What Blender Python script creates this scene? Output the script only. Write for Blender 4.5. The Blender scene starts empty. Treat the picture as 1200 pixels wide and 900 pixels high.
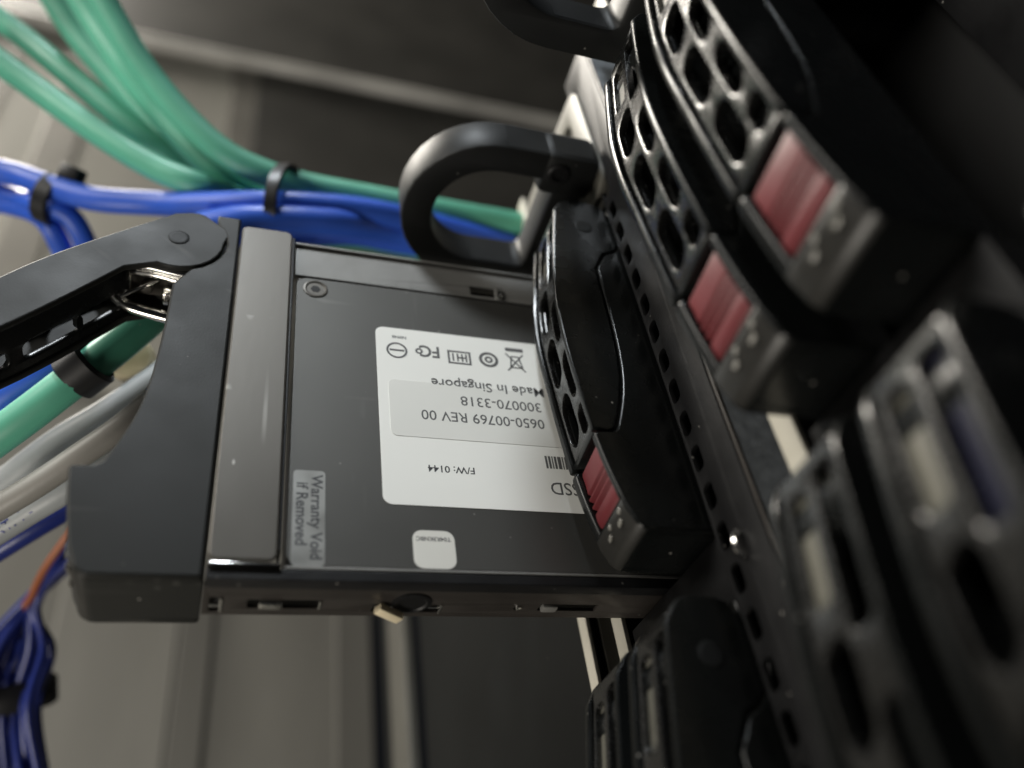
import bpy, bmesh, math, random
from mathutils import Vector, Matrix
random.seed(7)
S = 0.001                                    # everything below is measured in millimetres
scene = bpy.context.scene
COL = scene.collection
rad = math.radians

# ------------------------------------------------------------------ camera, world, lamps, exposure
cam_data = bpy.data.cameras.new("camera")
cam = bpy.data.objects.new("camera", cam_data)
COL.objects.link(cam)
RIGHT = Vector((0.94563, -0.13604, 0.29543)); DOWN = Vector((0.09434, -0.75454, -0.64944)); FWD = Vector((0.31126, 0.64200, -0.70068))
CAM = Vector((1.585, -62.747, 113.287)) * S
mw = Matrix.Identity(4)
for i in range(3):
    mw[i][0] = RIGHT[i]; mw[i][1] = -DOWN[i]; mw[i][2] = -FWD[i]; mw[i][3] = CAM[i]
cam.matrix_world = mw
cam_data.sensor_width = 36.0
cam_data.lens = 991.6 / 1200 * 36
cam_data.clip_start = 0.005
cam_data.clip_end = 20.0
cam_data.dof.use_dof = True
cam_data.dof.focus_distance = 0.148
cam_data.dof.aperture_fstop = 7.6
scene.camera = cam

world = bpy.data.worlds.new("World"); scene.world = world
world.use_nodes = True
world.node_tree.nodes["Background"].inputs[0].default_value = (0.80, 0.86, 1.0, 1)
world.node_tree.nodes["Background"].inputs[1].default_value = 0.007

def area(name, loc, target, size, power, col, sy=None, spread=180):
    L = bpy.data.lights.new(name, 'AREA'); L.energy = power; L.color = col
    L.shape = 'RECTANGLE'; L.size = size * S; L.size_y = (sy or size) * S; L.spread = rad(spread)
    o = bpy.data.objects.new(name, L); COL.objects.link(o)
    o.location = Vector(loc) * S
    o.rotation_euler = (Vector(target) - Vector(loc)).to_track_quat('-Z', 'Y').to_euler()
    return o
def spot(name, loc, target, angle, blend, power, col, radius):
    L = bpy.data.lights.new(name, 'SPOT'); L.energy = power; L.color = col
    L.spot_size = rad(angle); L.spot_blend = blend; L.shadow_soft_size = radius * S
    o = bpy.data.objects.new(name, L); COL.objects.link(o); o.location = Vector(loc) * S
    o.rotation_euler = (Vector(target) - Vector(loc)).to_track_quat('-Z', 'Y').to_euler()
    return o
area("aisle_lamp", (-560, 1300, -235), (57, 60, 50), 480, 26.0, (1.0, 0.94, 0.84), 165)
area("overhead_lamp", (-430, 260, 230), (20, 40, 0), 260, 2.4, (1.0, 0.96, 0.88))
spot("ceiling_lamp", (-130, 640, 440), (6, 88, 0), 11.5, 1.0, 54.0, (0.90, 0.96, 1.0), 90)
area("warm_fill_lamp", (-330, -420, -60), (0, 0, 0), 200, 2.1, (1.0, 0.94, 0.84))  # added warm fill from the near left, out of view

vs = scene.view_settings
vs.view_transform = 'Standard'; vs.look = 'None'; vs.exposure = 0.0; vs.gamma = 1.0; vs.use_curve_mapping = False
scene.render.engine = 'CYCLES'
scene.cycles.use_denoising = True
scene.cycles.max_bounces = 6

# ------------------------------------------------------------------ materials
MAT = {}
def mat(name, col, rough=0.5, metal=0.0, bump=0.0, bscale=900, vary=0.0, vscale=60, specks=0.0, spec=0.5, rvar=0.0, stretch=(1, 1, 1), coat=0.0, scratch=0.0):
    m = bpy.data.materials.new(name); m.use_nodes = True
    nt = m.node_tree; N = nt.nodes; Lk = nt.links
    b = N["Principled BSDF"]
    b.inputs["Base Color"].default_value = (*col, 1); b.inputs["Roughness"].default_value = rough
    b.inputs["Metallic"].default_value = metal; b.inputs["Specular IOR Level"].default_value = spec
    b.inputs["Coat Weight"].default_value = coat
    tc = N.new("ShaderNodeTexCoord"); mp = N.new("ShaderNodeMapping"); mp.inputs["Scale"].default_value = stretch
    Lk.new(tc.outputs["Object"], mp.inputs["Vector"])
    def noise(scale, detail=3):
        n = N.new("ShaderNodeTexNoise"); n.inputs["Scale"].default_value = scale; n.inputs["Detail"].default_value = detail
        Lk.new(mp.outputs["Vector"], n.inputs["Vector"]); return n
    src = None
    if vary:
        n = noise(vscale, 5)
        r = N.new("ShaderNodeMapRange"); r.inputs["From Min"].default_value = 0.3; r.inputs["From Max"].default_value = 0.7
        r.inputs["To Min"].default_value = 1 - vary; r.inputs["To Max"].default_value = 1 + vary
        Lk.new(n.outputs["Fac"], r.inputs["Value"])
        mul = N.new("ShaderNodeMix"); mul.data_type = 'RGBA'; mul.blend_type = 'MULTIPLY'; mul.inputs["Factor"].default_value = 1
        mul.inputs[6].default_value = (*col, 1); Lk.new(r.outputs["Result"], mul.inputs[7]); src = mul.outputs[2]
    if specks:
        n = N.new("ShaderNodeTexVoronoi"); n.inputs["Scale"].default_value = 330; Lk.new(mp.outputs["Vector"], n.inputs["Vector"])
        c = N.new("ShaderNodeMapRange"); c.inputs["From Min"].default_value = 0.09; c.inputs["From Max"].default_value = 0.045
        c.inputs["To Min"].default_value = 0; c.inputs["To Max"].default_value = 1; Lk.new(n.outputs["Distance"], c.inputs["Value"])
        n2 = noise(120, 2)
        c2 = N.new("ShaderNodeMapRange"); c2.inputs["From Min"].default_value = 0.52; c2.inputs["From Max"].default_value = 0.62
        Lk.new(n2.outputs["Fac"], c2.inputs["Value"])
        mm = N.new("ShaderNodeMath"); mm.operation = 'MULTIPLY'; Lk.new(c.outputs["Result"], mm.inputs[0]); Lk.new(c2.outputs["Result"], mm.inputs[1])
        mk = N.new("ShaderNodeMath"); mk.operation = 'MULTIPLY'; Lk.new(mm.outputs[0], mk.inputs[0]); mk.inputs[1].default_value = specks
        mx = N.new("ShaderNodeMix"); mx.data_type = 'RGBA'
        if src: Lk.new(src, mx.inputs[6])
        else: mx.inputs[6].default_value = (*col, 1)
        mx.inputs[7].default_value = (0.5, 0.48, 0.44, 1); Lk.new(mk.outputs[0], mx.inputs["Factor"]); src = mx.outputs[2]
    if scratch:
        for k, (sc, rot) in enumerate((((700, 26, 700), 0.15), ((40, 620, 500), -0.3))):
            m2 = N.new("ShaderNodeMapping"); m2.inputs["Scale"].default_value = sc; m2.inputs["Rotation"].default_value = (0, 0, rot)
            Lk.new(tc.outputs["Object"], m2.inputs["Vector"])
            vo = N.new("ShaderNodeTexVoronoi"); vo.inputs["Scale"].default_value = 0.42; Lk.new(m2.outputs["Vector"], vo.inputs["Vector"])
            c = N.new("ShaderNodeMapRange"); c.inputs["From Min"].default_value = 0.22; c.inputs["From Max"].default_value = 0.10
            Lk.new(vo.outputs["Distance"], c.inputs["Value"])
            n2 = noise(70 + 30 * k, 2); c2 = N.new("ShaderNodeMapRange"); c2.inputs["From Min"].default_value = 0.5; c2.inputs["From Max"].default_value = 0.6
            Lk.new(n2.outputs["Fac"], c2.inputs["Value"])
            mm = N.new("ShaderNodeMath"); mm.operation = 'MULTIPLY'; Lk.new(c.outputs["Result"], mm.inputs[0]); Lk.new(c2.outputs["Result"], mm.inputs[1])
            mk = N.new("ShaderNodeMath"); mk.operation = 'MULTIPLY'; Lk.new(mm.outputs[0], mk.inputs[0]); mk.inputs[1].default_value = scratch
            mx = N.new("ShaderNodeMix"); mx.data_type = 'RGBA'
            if src: Lk.new(src, mx.inputs[6])
            else: mx.inputs[6].default_value = (*col, 1)
            mx.inputs[7].default_value = (0.6, 0.58, 0.54, 1); Lk.new(mk.outputs[0], mx.inputs["Factor"]); src = mx.outputs[2]
    if src: Lk.new(src, b.inputs["Base Color"])
    if rvar:
        n = noise(vscale * 1.7, 6)
        r = N.new("ShaderNodeMapRange"); r.inputs["From Min"].default_value = 0.3; r.inputs["From Max"].default_value = 0.7
        r.inputs["To Min"].default_value = max(0.03, rough - rvar); r.inputs["To Max"].default_value = min(1, rough + rvar)
        Lk.new(n.outputs["Fac"], r.inputs["Value"]); Lk.new(r.outputs["Result"], b.inputs["Roughness"])
    if bump:
        n = noise(bscale, 2); bp = N.new("ShaderNodeBump"); bp.inputs["Strength"].default_value = bump; bp.inputs["Distance"].default_value = 0.0002
        Lk.new(n.outputs["Fac"], bp.inputs["Height"]); Lk.new(bp.outputs["Normal"], b.inputs["Normal"])
    MAT[name] = m; return m
mat("black_plastic", (0.0050, 0.0056, 0.0056), 0.27, 0, 0.04, 2600, 0.15, 90, 0.55, 0.30, 0.06)
mat("black_plastic_lit", (0.016, 0.0165, 0.0152), 0.50, 0, 0.08, 2600, 0.16, 40, 0.6, 0.22, 0.06, (1, 1, 1), 0.0, 0.05)  # paler copy of the black plastic, stronger light put into its colour
mat("grained_plastic", (0.006, 0.006, 0.0058), 0.25, 0, 0.10, 2600, 0.25, 700, 0.0, 0.9, 0.06)
mat("maroon_plastic", (0.110, 0.015, 0.019), 0.50, 0, 0.1, 1500, 0.12, 120, 0.1, 0.5, 0.06)
mat("matte_black", (0.009, 0.0095, 0.0095), 0.5, 0, 0.1, 2600, 0.12, 60, 0.4, 0.2, 0.05)
mat("lens_plastic", (0.016, 0.0155, 0.014), 0.40, 0, 0.1, 1200, 0.1, 300)
mat("icon_plastic", (0.16, 0.155, 0.14), 0.2)
mat("black_steel", (0.008, 0.008, 0.0085), 0.45, 0.0, 0.15, 1800, 0.2, 80, 0.5, 0.25, 0.08)
mat("brown_black_steel", (0.030, 0.026, 0.023), 0.45, 0.1, 0.15, 1800, 0.2, 80, 0.4, 0.5, 0.08)
mat("satin_steel", (0.100, 0.092, 0.080), 0.42, 0.45, 0.04, 700, 0.10, 40, 1.0, 0.5, 0.05, (1, 0.4, 1), 0.0, 0.55)
mat("flange_steel", (0.20, 0.197, 0.187), 0.55, 0.35, 0.2, 500, 0.08, 60, 0.2, 0.5, 0.08)
mat("drive_cover", (0.085, 0.083, 0.077), 0.47, 0.6, 0.03, 1500, 0.08, 30, 0.35, 0.5, 0.03, (1, 1, 1), 0.0, 0.06)
mat("bright_steel", (0.80, 0.79, 0.76), 0.18, 1.0, 0.1, 300, 0.05, 90)
mat("brass_steel", (0.85, 0.74, 0.52), 0.5, 0.25, 0.1, 500)
mat("galvanised", (0.30, 0.325, 0.35), 0.46, 0.6, 0.25, 500, 0.22, 420, 0.2, 0.5, 0.14)
mat("hole_shade", (0.004, 0.004, 0.004), 0.7)  # near black, painted in as the shade inside holes and bays
mat("paper", (0.84, 0.84, 0.80), 0.5, 0, 0.05, 900, 0.02, 40, 0.0, 0.35)
mat("clear_film", (0.74, 0.74, 0.70), 0.40, 0, 0.1, 300, 0.02, 60)
mat("ink", (0.035, 0.035, 0.038), 0.5)
mat("ink_grey", (0.10, 0.10, 0.10), 0.5)
mat("void_foil", (0.30, 0.30, 0.285), 0.38, 0.5, 0.15, 300, 0.12, 120, 0, 0.5, 0.1)
mat("serial_paper", (0.70, 0.69, 0.64), 0.5, 0, 0.05, 900, 0.03, 90)
mat("streak_light", (0.225, 0.219, 0.198), 0.6, 0.15, 0.3, 40, 0.30, 9, 0.3, 0.5, 0.14, (1, 0.2, 1))
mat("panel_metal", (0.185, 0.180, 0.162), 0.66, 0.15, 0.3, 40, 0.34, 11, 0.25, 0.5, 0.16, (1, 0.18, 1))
mat("lit_panel", (0.34, 0.33, 0.29), 0.6, 0.1, 0.3, 40, 0.22, 9, 0.3, 0.5, 0.14, (1, 0.2, 1))  # paler panel metal with the lamplight put into its colour
mat("seam_glint", (0.85, 0.83, 0.78), 0.4, 0.1, 0.4, 80, 0.3, 14)  # white that paints the glint along the seam
mat("panel_trim", (0.22, 0.21, 0.185), 0.55, 0.3, 0.3, 60, 0.15, 30, 0.2)
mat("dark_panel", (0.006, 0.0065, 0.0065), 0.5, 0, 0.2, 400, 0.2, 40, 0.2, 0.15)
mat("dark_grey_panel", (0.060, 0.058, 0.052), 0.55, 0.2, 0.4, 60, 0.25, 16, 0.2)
mat("streak_mid", (0.135, 0.131, 0.118), 0.6, 0.15, 0.3, 40, 0.30, 9, 0.3, 0.5, 0.14, (1, 0.2, 1))
mat("pale_pocket", (0.095, 0.092, 0.076), 0.4, 0, 0.1, 900, 0.1, 200)
mat("blue_reflection", (0.001, 0.0015, 0.012), 0.35)  # dark blue that stands in for a reflection of blue
mat("grey_panel", (0.10, 0.097, 0.085), 0.5, 0.2, 0.2, 300, 0.12, 30, 0.25)
mat("ear_paint", (0.19, 0.182, 0.156), 0.45, 0, 0.1, 300, 0.1, 60)
mat("rail_paint", (0.44, 0.42, 0.36), 0.45, 0, 0.1, 300, 0.1, 60)
mat("green_jacket", (0.10, 0.40, 0.275), 0.46, 0, 0.5, 55, 0.14, 45, 0.4, 0.5, 0.08)
mat("blue_jacket", (0.03, 0.11, 0.60), 0.42, 0, 0.5, 55, 0.14, 45, 0.4, 0.5, 0.08)
mat("navy_jacket", (0.014, 0.026, 0.17), 0.35, 0, 0.15, 600, 0.08, 60, 0.1)
mat("grey_jacket", (0.27, 0.26, 0.24), 0.45, 0, 0.15, 600, 0.08, 60, 0.1)
mat("light_jacket", (0.33, 0.35, 0.36), 0.42, 0, 0.15, 600, 0.08, 60, 0.1)
mat("orange_jacket", (0.26, 0.075, 0.025), 0.45)
mat("cream_plastic", (0.72, 0.62, 0.40), 0.45, 0, 0.1, 400, 0.06, 100)
mat("tie_nylon", (0.012, 0.012, 0.013), 0.38, 0, 0.1, 600)

# ------------------------------------------------------------------ helpers
def link(name, me, m, parent=None):
    o = bpy.data.objects.new(name, me); COL.objects.link(o)
    if m: me.materials.clear(); me.materials.append(MAT[m])
    if parent: o.parent = parent
    return o
def thing(name, label, cat, loc=(0, 0, 0), group=None):
    o = bpy.data.objects.new(name, None); COL.objects.link(o); o.empty_display_size = 0.01
    o.location = Vector(loc) * S; o["label"] = label; o["category"] = cat
    if group: o["group"] = group
    return o
def tag(o, label, cat, group=None):
    o["label"] = label; o["category"] = cat
    if group: o["group"] = group
    return o
def finish(bm, name, sharp=35):
    bmesh.ops.scale(bm, vec=(S, S, S), verts=bm.verts)
    bmesh.ops.recalc_face_normals(bm, faces=bm.faces)
    me = bpy.data.meshes.new(name); bm.to_mesh(me); bm.free()
    me.shade_smooth(); me.set_sharp_from_angle(angle=rad(sharp))
    for p in me.polygons:
        if p.area > 3e-6 and abs(p.normal.z) > 0.999: p.use_smooth = False
    return me
def prism_bm(bm, poly, z0, z1, bevel=0.0, seg=2):
    """closed prism of a 2D outline (x,y) from z0 to z1, in millimetres, edges rounded"""
    t = bmesh.new()
    a = [t.verts.new((x, y, z0)) for x, y in poly]; b = [t.verts.new((x, y, z1)) for x, y in poly]
    n = len(poly)
    t.faces.new(a[::-1]); t.faces.new(b)
    for i in range(n): t.faces.new((a[i], a[(i + 1) % n], b[(i + 1) % n], b[i]))
    bmesh.ops.recalc_face_normals(t, faces=t.faces)
    if bevel:
        es = [e for e in t.edges if e.calc_face_angle(0) > rad(40)]
        bmesh.ops.bevel(t, geom=es, offset=bevel, segments=seg, affect='EDGES', profile=0.5, clamp_overlap=True)
    me = bpy.data.meshes.new("t"); t.to_mesh(me); t.free(); bm.from_mesh(me); bpy.data.meshes.remove(me)
def box_bm(bm, lo, hi, bevel=0.0, seg=2):
    prism_bm(bm, [(lo[0], lo[1]), (hi[0], lo[1]), (hi[0], hi[1]), (lo[0], hi[1])], lo[2], hi[2], bevel, seg)
def box(name, lo, hi, m, parent=None, bevel=0.2, seg=2):
    bm = bmesh.new(); box_bm(bm, lo, hi, bevel, seg); return link(name, finish(bm, name), m, parent)
def prism(name, poly, z0, z1, m, parent=None, bevel=0.2, seg=2):
    bm = bmesh.new(); prism_bm(bm, poly, z0, z1, bevel, seg); return link(name, finish(bm, name), m, parent)
def rrect(x0, y0, x1, y1, r, n=5):
    out = []
    for cx, cy, a in ((x1 - r, y0 + r, -90), (x1 - r, y1 - r, 0), (x0 + r, y1 - r, 90), (x0 + r, y0 + r, 180)):
        for k in range(n + 1):
            t = rad(a + 90 * k / n); out.append((cx + r * math.cos(t), cy + r * math.sin(t)))
    return out
def circle(cx, cy, r, n=20):
    return [(cx + r * math.cos(2 * math.pi * k / n), cy + r * math.sin(2 * math.pi * k / n)) for k in range(n)]
def round_poly(pts, r, n=4):
    out = []; m = len(pts)
    for i in range(m):
        p = Vector(pts[i]); a = Vector(pts[i - 1]) - p; b = Vector(pts[(i + 1) % m]) - p
        d = min(r, a.length * 0.48, b.length * 0.48); s = p + a.normalized() * d; e = p + b.normalized() * d
        for k in range(n + 1):
            t = k / n; q = s * (1 - t) ** 2 + p * 2 * t * (1 - t) + e * t * t; out.append((q.x, q.y))
    return out
def plate_bm(outer, holes, thick, bevel=0.0):
    """flat plate with holes, outline in xy, z from 0 to thick, rounded rims; millimetres"""
    cu = bpy.data.curves.new("t", 'CURVE'); cu.dimensions = '2D'; cu.fill_mode = 'BOTH'
    cu.extrude = max(0.0, thick / 2 - bevel); cu.bevel_depth = bevel; cu.bevel_resolution = 1; cu.offset = -bevel
    for loop in [outer] + list(holes):
        s = cu.splines.new('POLY'); s.points.add(len(loop) - 1); s.use_cyclic_u = True
        for p, (x, y) in zip(s.points, loop): p.co = (x, y, 0, 1)
    o = bpy.data.objects.new("t", cu); COL.objects.link(o)
    me = bpy.data.meshes.new_from_object(o.evaluated_get(bpy.context.evaluated_depsgraph_get()))
    bm = bmesh.new(); bm.from_mesh(me)
    bpy.data.objects.remove(o); bpy.data.curves.remove(cu); bpy.data.meshes.remove(me)
    bmesh.ops.remove_doubles(bm, verts=bm.verts, dist=1e-4)
    for v in bm.verts: v.co.z += thick / 2
    return bm
def tube_bm(bm, pts, r, sides=12, closed=False, samples=6):
    P = [Vector(p) for p in pts]; n = len(P); path = []
    segs = n if closed else n - 1
    for i in range(segs):
        if closed: p0, p1, p2, p3 = P[i - 1], P[i], P[(i + 1) % n], P[(i + 2) % n]
        else: p0, p1, p2, p3 = P[max(i - 1, 0)], P[i], P[i + 1], P[min(i + 2, n - 1)]
        for k in range(samples):
            t = k / samples
            path.append(0.5 * ((2 * p1) + (p2 - p0) * t + (2 * p0 - 5 * p1 + 4 * p2 - p3) * t * t + (3 * p1 - p0 - 3 * p2 + p3) * t ** 3))
    if not closed: path.append(P[-1])
    m = len(path); rings = []; nrm = None
    for i, p in enumerate(path):
        a = path[i - 1] if (i or closed) else p; b = path[(i + 1) % m] if (i < m - 1 or closed) else p
        d = (b - a).normalized()
        if nrm is None: nrm = d.orthogonal().normalized()
        nrm = (nrm - d * nrm.dot(d)).normalized(); bn = d.cross(nrm)
        rings.append([bm.verts.new(p + (nrm * math.cos(2 * math.pi * k / sides) + bn * math.sin(2 * math.pi * k / sides)) * r) for k in range(sides)])
    for i in range(m if closed else m - 1):
        A, B = rings[i], rings[(i + 1) % m]
        for k in range(sides): bm.faces.new((A[k], A[(k + 1) % sides], B[(k + 1) % sides], B[k]))
    if not closed: bm.faces.new(rings[0][::-1]); bm.faces.new(rings[-1])
    return path
def tube(name, pts, r, m, parent=None, sides=12, closed=False, samples=6):
    bm = bmesh.new(); tube_bm(bm, pts, r, sides, closed, samples); return link(name, finish(bm, name, 50), m, parent)
def lathe_bm(bm, prof, n=28):
    """revolve (r,z) about the z axis"""
    rings = []
    for r, z in prof:
        rings.append([bm.verts.new((r * math.cos(2 * math.pi * k / n), r * math.sin(2 * math.pi * k / n), z)) for k in range(n)])
    for A, B in zip(rings, rings[1:]):
        for k in range(n): bm.faces.new((A[k], A[(k + 1) % n], B[(k + 1) % n], B[k]))
    bm.faces.new(rings[-1]); bm.faces.new(rings[0][::-1])
def place(bm, mtx):
    bmesh.ops.transform(bm, matrix=mtx, verts=bm.verts)
def text(name, body, size, loc, rotz, m, parent, align='LEFT', bold=0.0, sx=1.0):
    cu = bpy.data.curves.new("t", 'FONT'); cu.body = body; cu.size = size; cu.align_x = align; cu.offset = bold; cu.resolution_u = 3
    o = bpy.data.objects.new("t", cu); COL.objects.link(o)
    me = bpy.data.meshes.new_from_object(o.evaluated_get(bpy.context.evaluated_depsgraph_get()))
    bpy.data.objects.remove(o); bpy.data.curves.remove(cu)
    me.transform(Matrix.Translation(Vector(loc) * S) @ Matrix.Rotation(rotz, 4, 'Z') @ Matrix.Diagonal((S * sx, S, S, 1)))
    me.name = name
    return link(name, me, m, parent)
def setback(me):
    """the face leans back towards the far side of a carrier"""
    for v in me.vertices:
        u, y, z = -v.co.x / S, v.co.y / S, v.co.z / S
        k = 1.1 * min(1.0, max(0.0, (55 - y) / 20)) * min(1.0, max(0.0, (u - 5.5) / 5.0))
        v.co.x += k * min(1.0, max(0.0, -z / T)) * S
    return me
def interp(tab, y):
    if y <= tab[0][0]: return tab[0][1]
    for (a, u), (b, v) in zip(tab, tab[1:]):
        if y <= b: return u + (v - u) * (y - a) / (b - a)
    return tab[-1][1]
def copy_tree(o, parent=None):
    c = o.copy(); COL.objects.link(c); c.parent = parent
    for ch in o.children: copy_tree(ch, c)
    return c
def smooth(tab, y):
    n = len(tab)
    if y <= tab[0][0]: return tab[0][1]
    if y >= tab[-1][0]: return tab[-1][1]
    def slope(i):
        a, b = max(i - 1, 0), min(i + 1, n - 1); return (tab[b][1] - tab[a][1]) / (tab[b][0] - tab[a][0])
    for i in range(n - 1):
        x0, y0 = tab[i]; x1, y1 = tab[i + 1]
        if y <= x1:
            h = x1 - x0; t = (y - x0) / h; m0, m1 = slope(i) * h, slope(i + 1) * h
            return (2*t**3 - 3*t*t + 1) * y0 + (t**3 - 2*t*t + t) * m0 + (-2*t**3 + 3*t*t) * y1 + (t**3 - t*t) * m1

# ------------------------------------------------------------------ the setting: cabinet panels far below, rack behind
FLOOR = -320; K = 1.383
def fx(x): return 1.6 + (x - 1.6) * K
def fy(y): return -62.7 + (y + 62.7) * K
def structure(o): o["kind"] = "structure"; return o
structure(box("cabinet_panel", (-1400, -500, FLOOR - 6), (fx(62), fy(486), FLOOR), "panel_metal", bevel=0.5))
structure(box("cabinet_lit_panel", (-1400, fy(195), FLOOR + 0.15), (fx(-18) - 0.5, fy(485), FLOOR + 1.2), "lit_panel", bevel=0.4))  # added sheet, its paler tone paints the lamplit part of the cabinet
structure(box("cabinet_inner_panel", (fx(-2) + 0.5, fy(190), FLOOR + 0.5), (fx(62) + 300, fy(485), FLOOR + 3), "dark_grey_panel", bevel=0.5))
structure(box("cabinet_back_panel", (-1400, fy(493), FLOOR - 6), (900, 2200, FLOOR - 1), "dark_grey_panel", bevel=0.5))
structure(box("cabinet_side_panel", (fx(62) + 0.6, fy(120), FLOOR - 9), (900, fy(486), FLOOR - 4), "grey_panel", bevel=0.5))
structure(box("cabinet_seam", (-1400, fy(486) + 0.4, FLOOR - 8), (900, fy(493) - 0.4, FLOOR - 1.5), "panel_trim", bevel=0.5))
structure(tube("cabinet_glint_rod", [(x, fy(489.5), FLOOR + 4) for x in (-1400, -700, 0, 900)], 6.0, "seam_glint", None, 20))  # rod added so that its white colour draws the seam's bright streak
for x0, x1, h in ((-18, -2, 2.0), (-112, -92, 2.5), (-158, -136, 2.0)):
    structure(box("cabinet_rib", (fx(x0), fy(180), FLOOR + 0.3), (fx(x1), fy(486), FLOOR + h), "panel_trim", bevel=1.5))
for x0, x1, m in ((-50, -9, "streak_light"), (-8.5, 3, "streak_mid"), (48, 61.5, "streak_mid")):  # tones of these added strips paint streaky reflections on the panel
    structure(box("cabinet_streak", (fx(x0), -500, FLOOR + 0.3), (fx(x1), fy(150), FLOOR + 2.2), m, bevel=0.8))
structure(box("rack_skirt", (68.5, -300, -212), (70.5, 119, -197), "dark_panel", bevel=0.5))
structure(box("rack_trim", (67.5, -300, -196.5), (71.2, 119, -170), "grey_panel", bevel=0.8))

# ------------------------------------------------------------------ drive carrier (bezel, lever, button), local origin on the face plane, z = 0 its near side
T = 13.6
OUT = [(-1.5, 11.9), (3, 12.8), (10, 14.2), (16, 15.0), (24, 15.6), (34, 16.1), (45, 16.0), (53, 15.2), (62, 13.7), (70, 12.2), (78, 10.6)]
O = lambda y: smooth(OUT, y)
INN = [(17.0, 10.8), (19.9, 9.6), (26, 7.6), (33, 6.4), (42, 5.8), (49, 5.6), (57, 5.5)]
PIV = (5.8, 69.7)
def body_outline(front_recess=None):
    p = [(-5, -1.5)]                                    # as (u, y); u outwards
    c = O(-1.5)
    for k in range(7):                                  # rounded lower front corner
        t = rad(-90 + 80 * k / 6); p.append((c - 2.6 + 2.6 * math.cos(t), 1.1 + 2.6 * math.sin(t)))
    if front_recess:
        p += [(O(4.2), 4.2), (front_recess, 4.2), (front_recess, 16.4), (10.9, 16.4)]
    else:
        for y in (3, 5, 7.5, 10, 12.5, 15, 16.0): p.append((O(y), y))
        p += [(O(16.4) - 0.5, 16.4), (11.6, 16.6)]
    for y in (17.2, 18.3, 19.9, 22, 25, 28, 31, 35, 39, 43, 47, 51, 54, 57): p.append((smooth(INN, y), y))
    for k in range(9):                                  # round socket for the lever's hinge end
        a = rad(250 - 112 * k / 8); p.append((PIV[0] + 8.7 * math.cos(a), PIV[1] + 8.7 * math.sin(a)))
    p += [(-0.6, 78.0), (-5, 78.0)]
    return [(-u, y) for u, y in p]
def lever_outline():
    p = []
    for k in range(40):
        y = 16.9 + (74.5 - 16.9) * k / 39; p.append((O(y), y))
    p += [(9.6, 77.0), (8.6, 77.9), (7.4, 78.3), (2.5, 78.3), (0.6, 77.6)]
    for k in range(9):                                  # round hinge end
        a = rad(140 + 112 * k / 8); p.append((PIV[0] + 8.2 * math.cos(a), PIV[1] + 8.2 * math.sin(a)))
    for y in (57, 54, 51, 47, 43, 39, 35, 31, 28, 25, 22, 19.9, 18.3, 17.4): p.append((smooth(INN, y) + 0.45, y))
    p.append((12.0, 16.9))
    return [(-u, y) for u, y in p]
def lever_band_outline(off_out, thick, y0, y1):
    a = [(-(O(y0 + (y1 - y0) * k / 30) - off_out), y0 + (y1 - y0) * k / 30) for k in range(31)]
    b = [(-(O(y0 + (y1 - y0) * k / 30) - off_out - thick), y0 + (y1 - y0) * k / 30) for k in range(31)]
    return a + b[::-1]
def bent_plate(outer, holes, thick, bevel, surf, step=3.0):
    """plate drawn in (y, z) and wrapped on the curve u = surf(y)"""
    bm = plate_bm(outer, holes, thick, bevel)
    ys = [v.co.x for v in bm.verts]; y = min(ys) + step
    while y < max(ys) - 0.2:
        bmesh.ops.bisect_plane(bm, geom=bm.verts[:] + bm.edges[:] + bm.faces[:], plane_co=(y, 0, 0), plane_no=(1, 0, 0)); y += step
    for v in bm.verts:
        a, b, c = v.co; v.co = (-(surf(a) - thick + c), a, b)
    return bm
def hexhole(cy, cz, ly, lz):
    pts = [(cy - ly / 2, cz - lz * 0.12), (cy - ly * 0.34, cz - lz / 2), (cy + ly * 0.34, cz - lz / 2), (cy + ly / 2, cz + lz * 0.12),
           (cy + ly * 0.34, cz + lz / 2), (cy - ly * 0.34, cz + lz / 2)]
    return round_poly(pts, 1.5, 4)
LEVER_MESHES = {}
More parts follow.
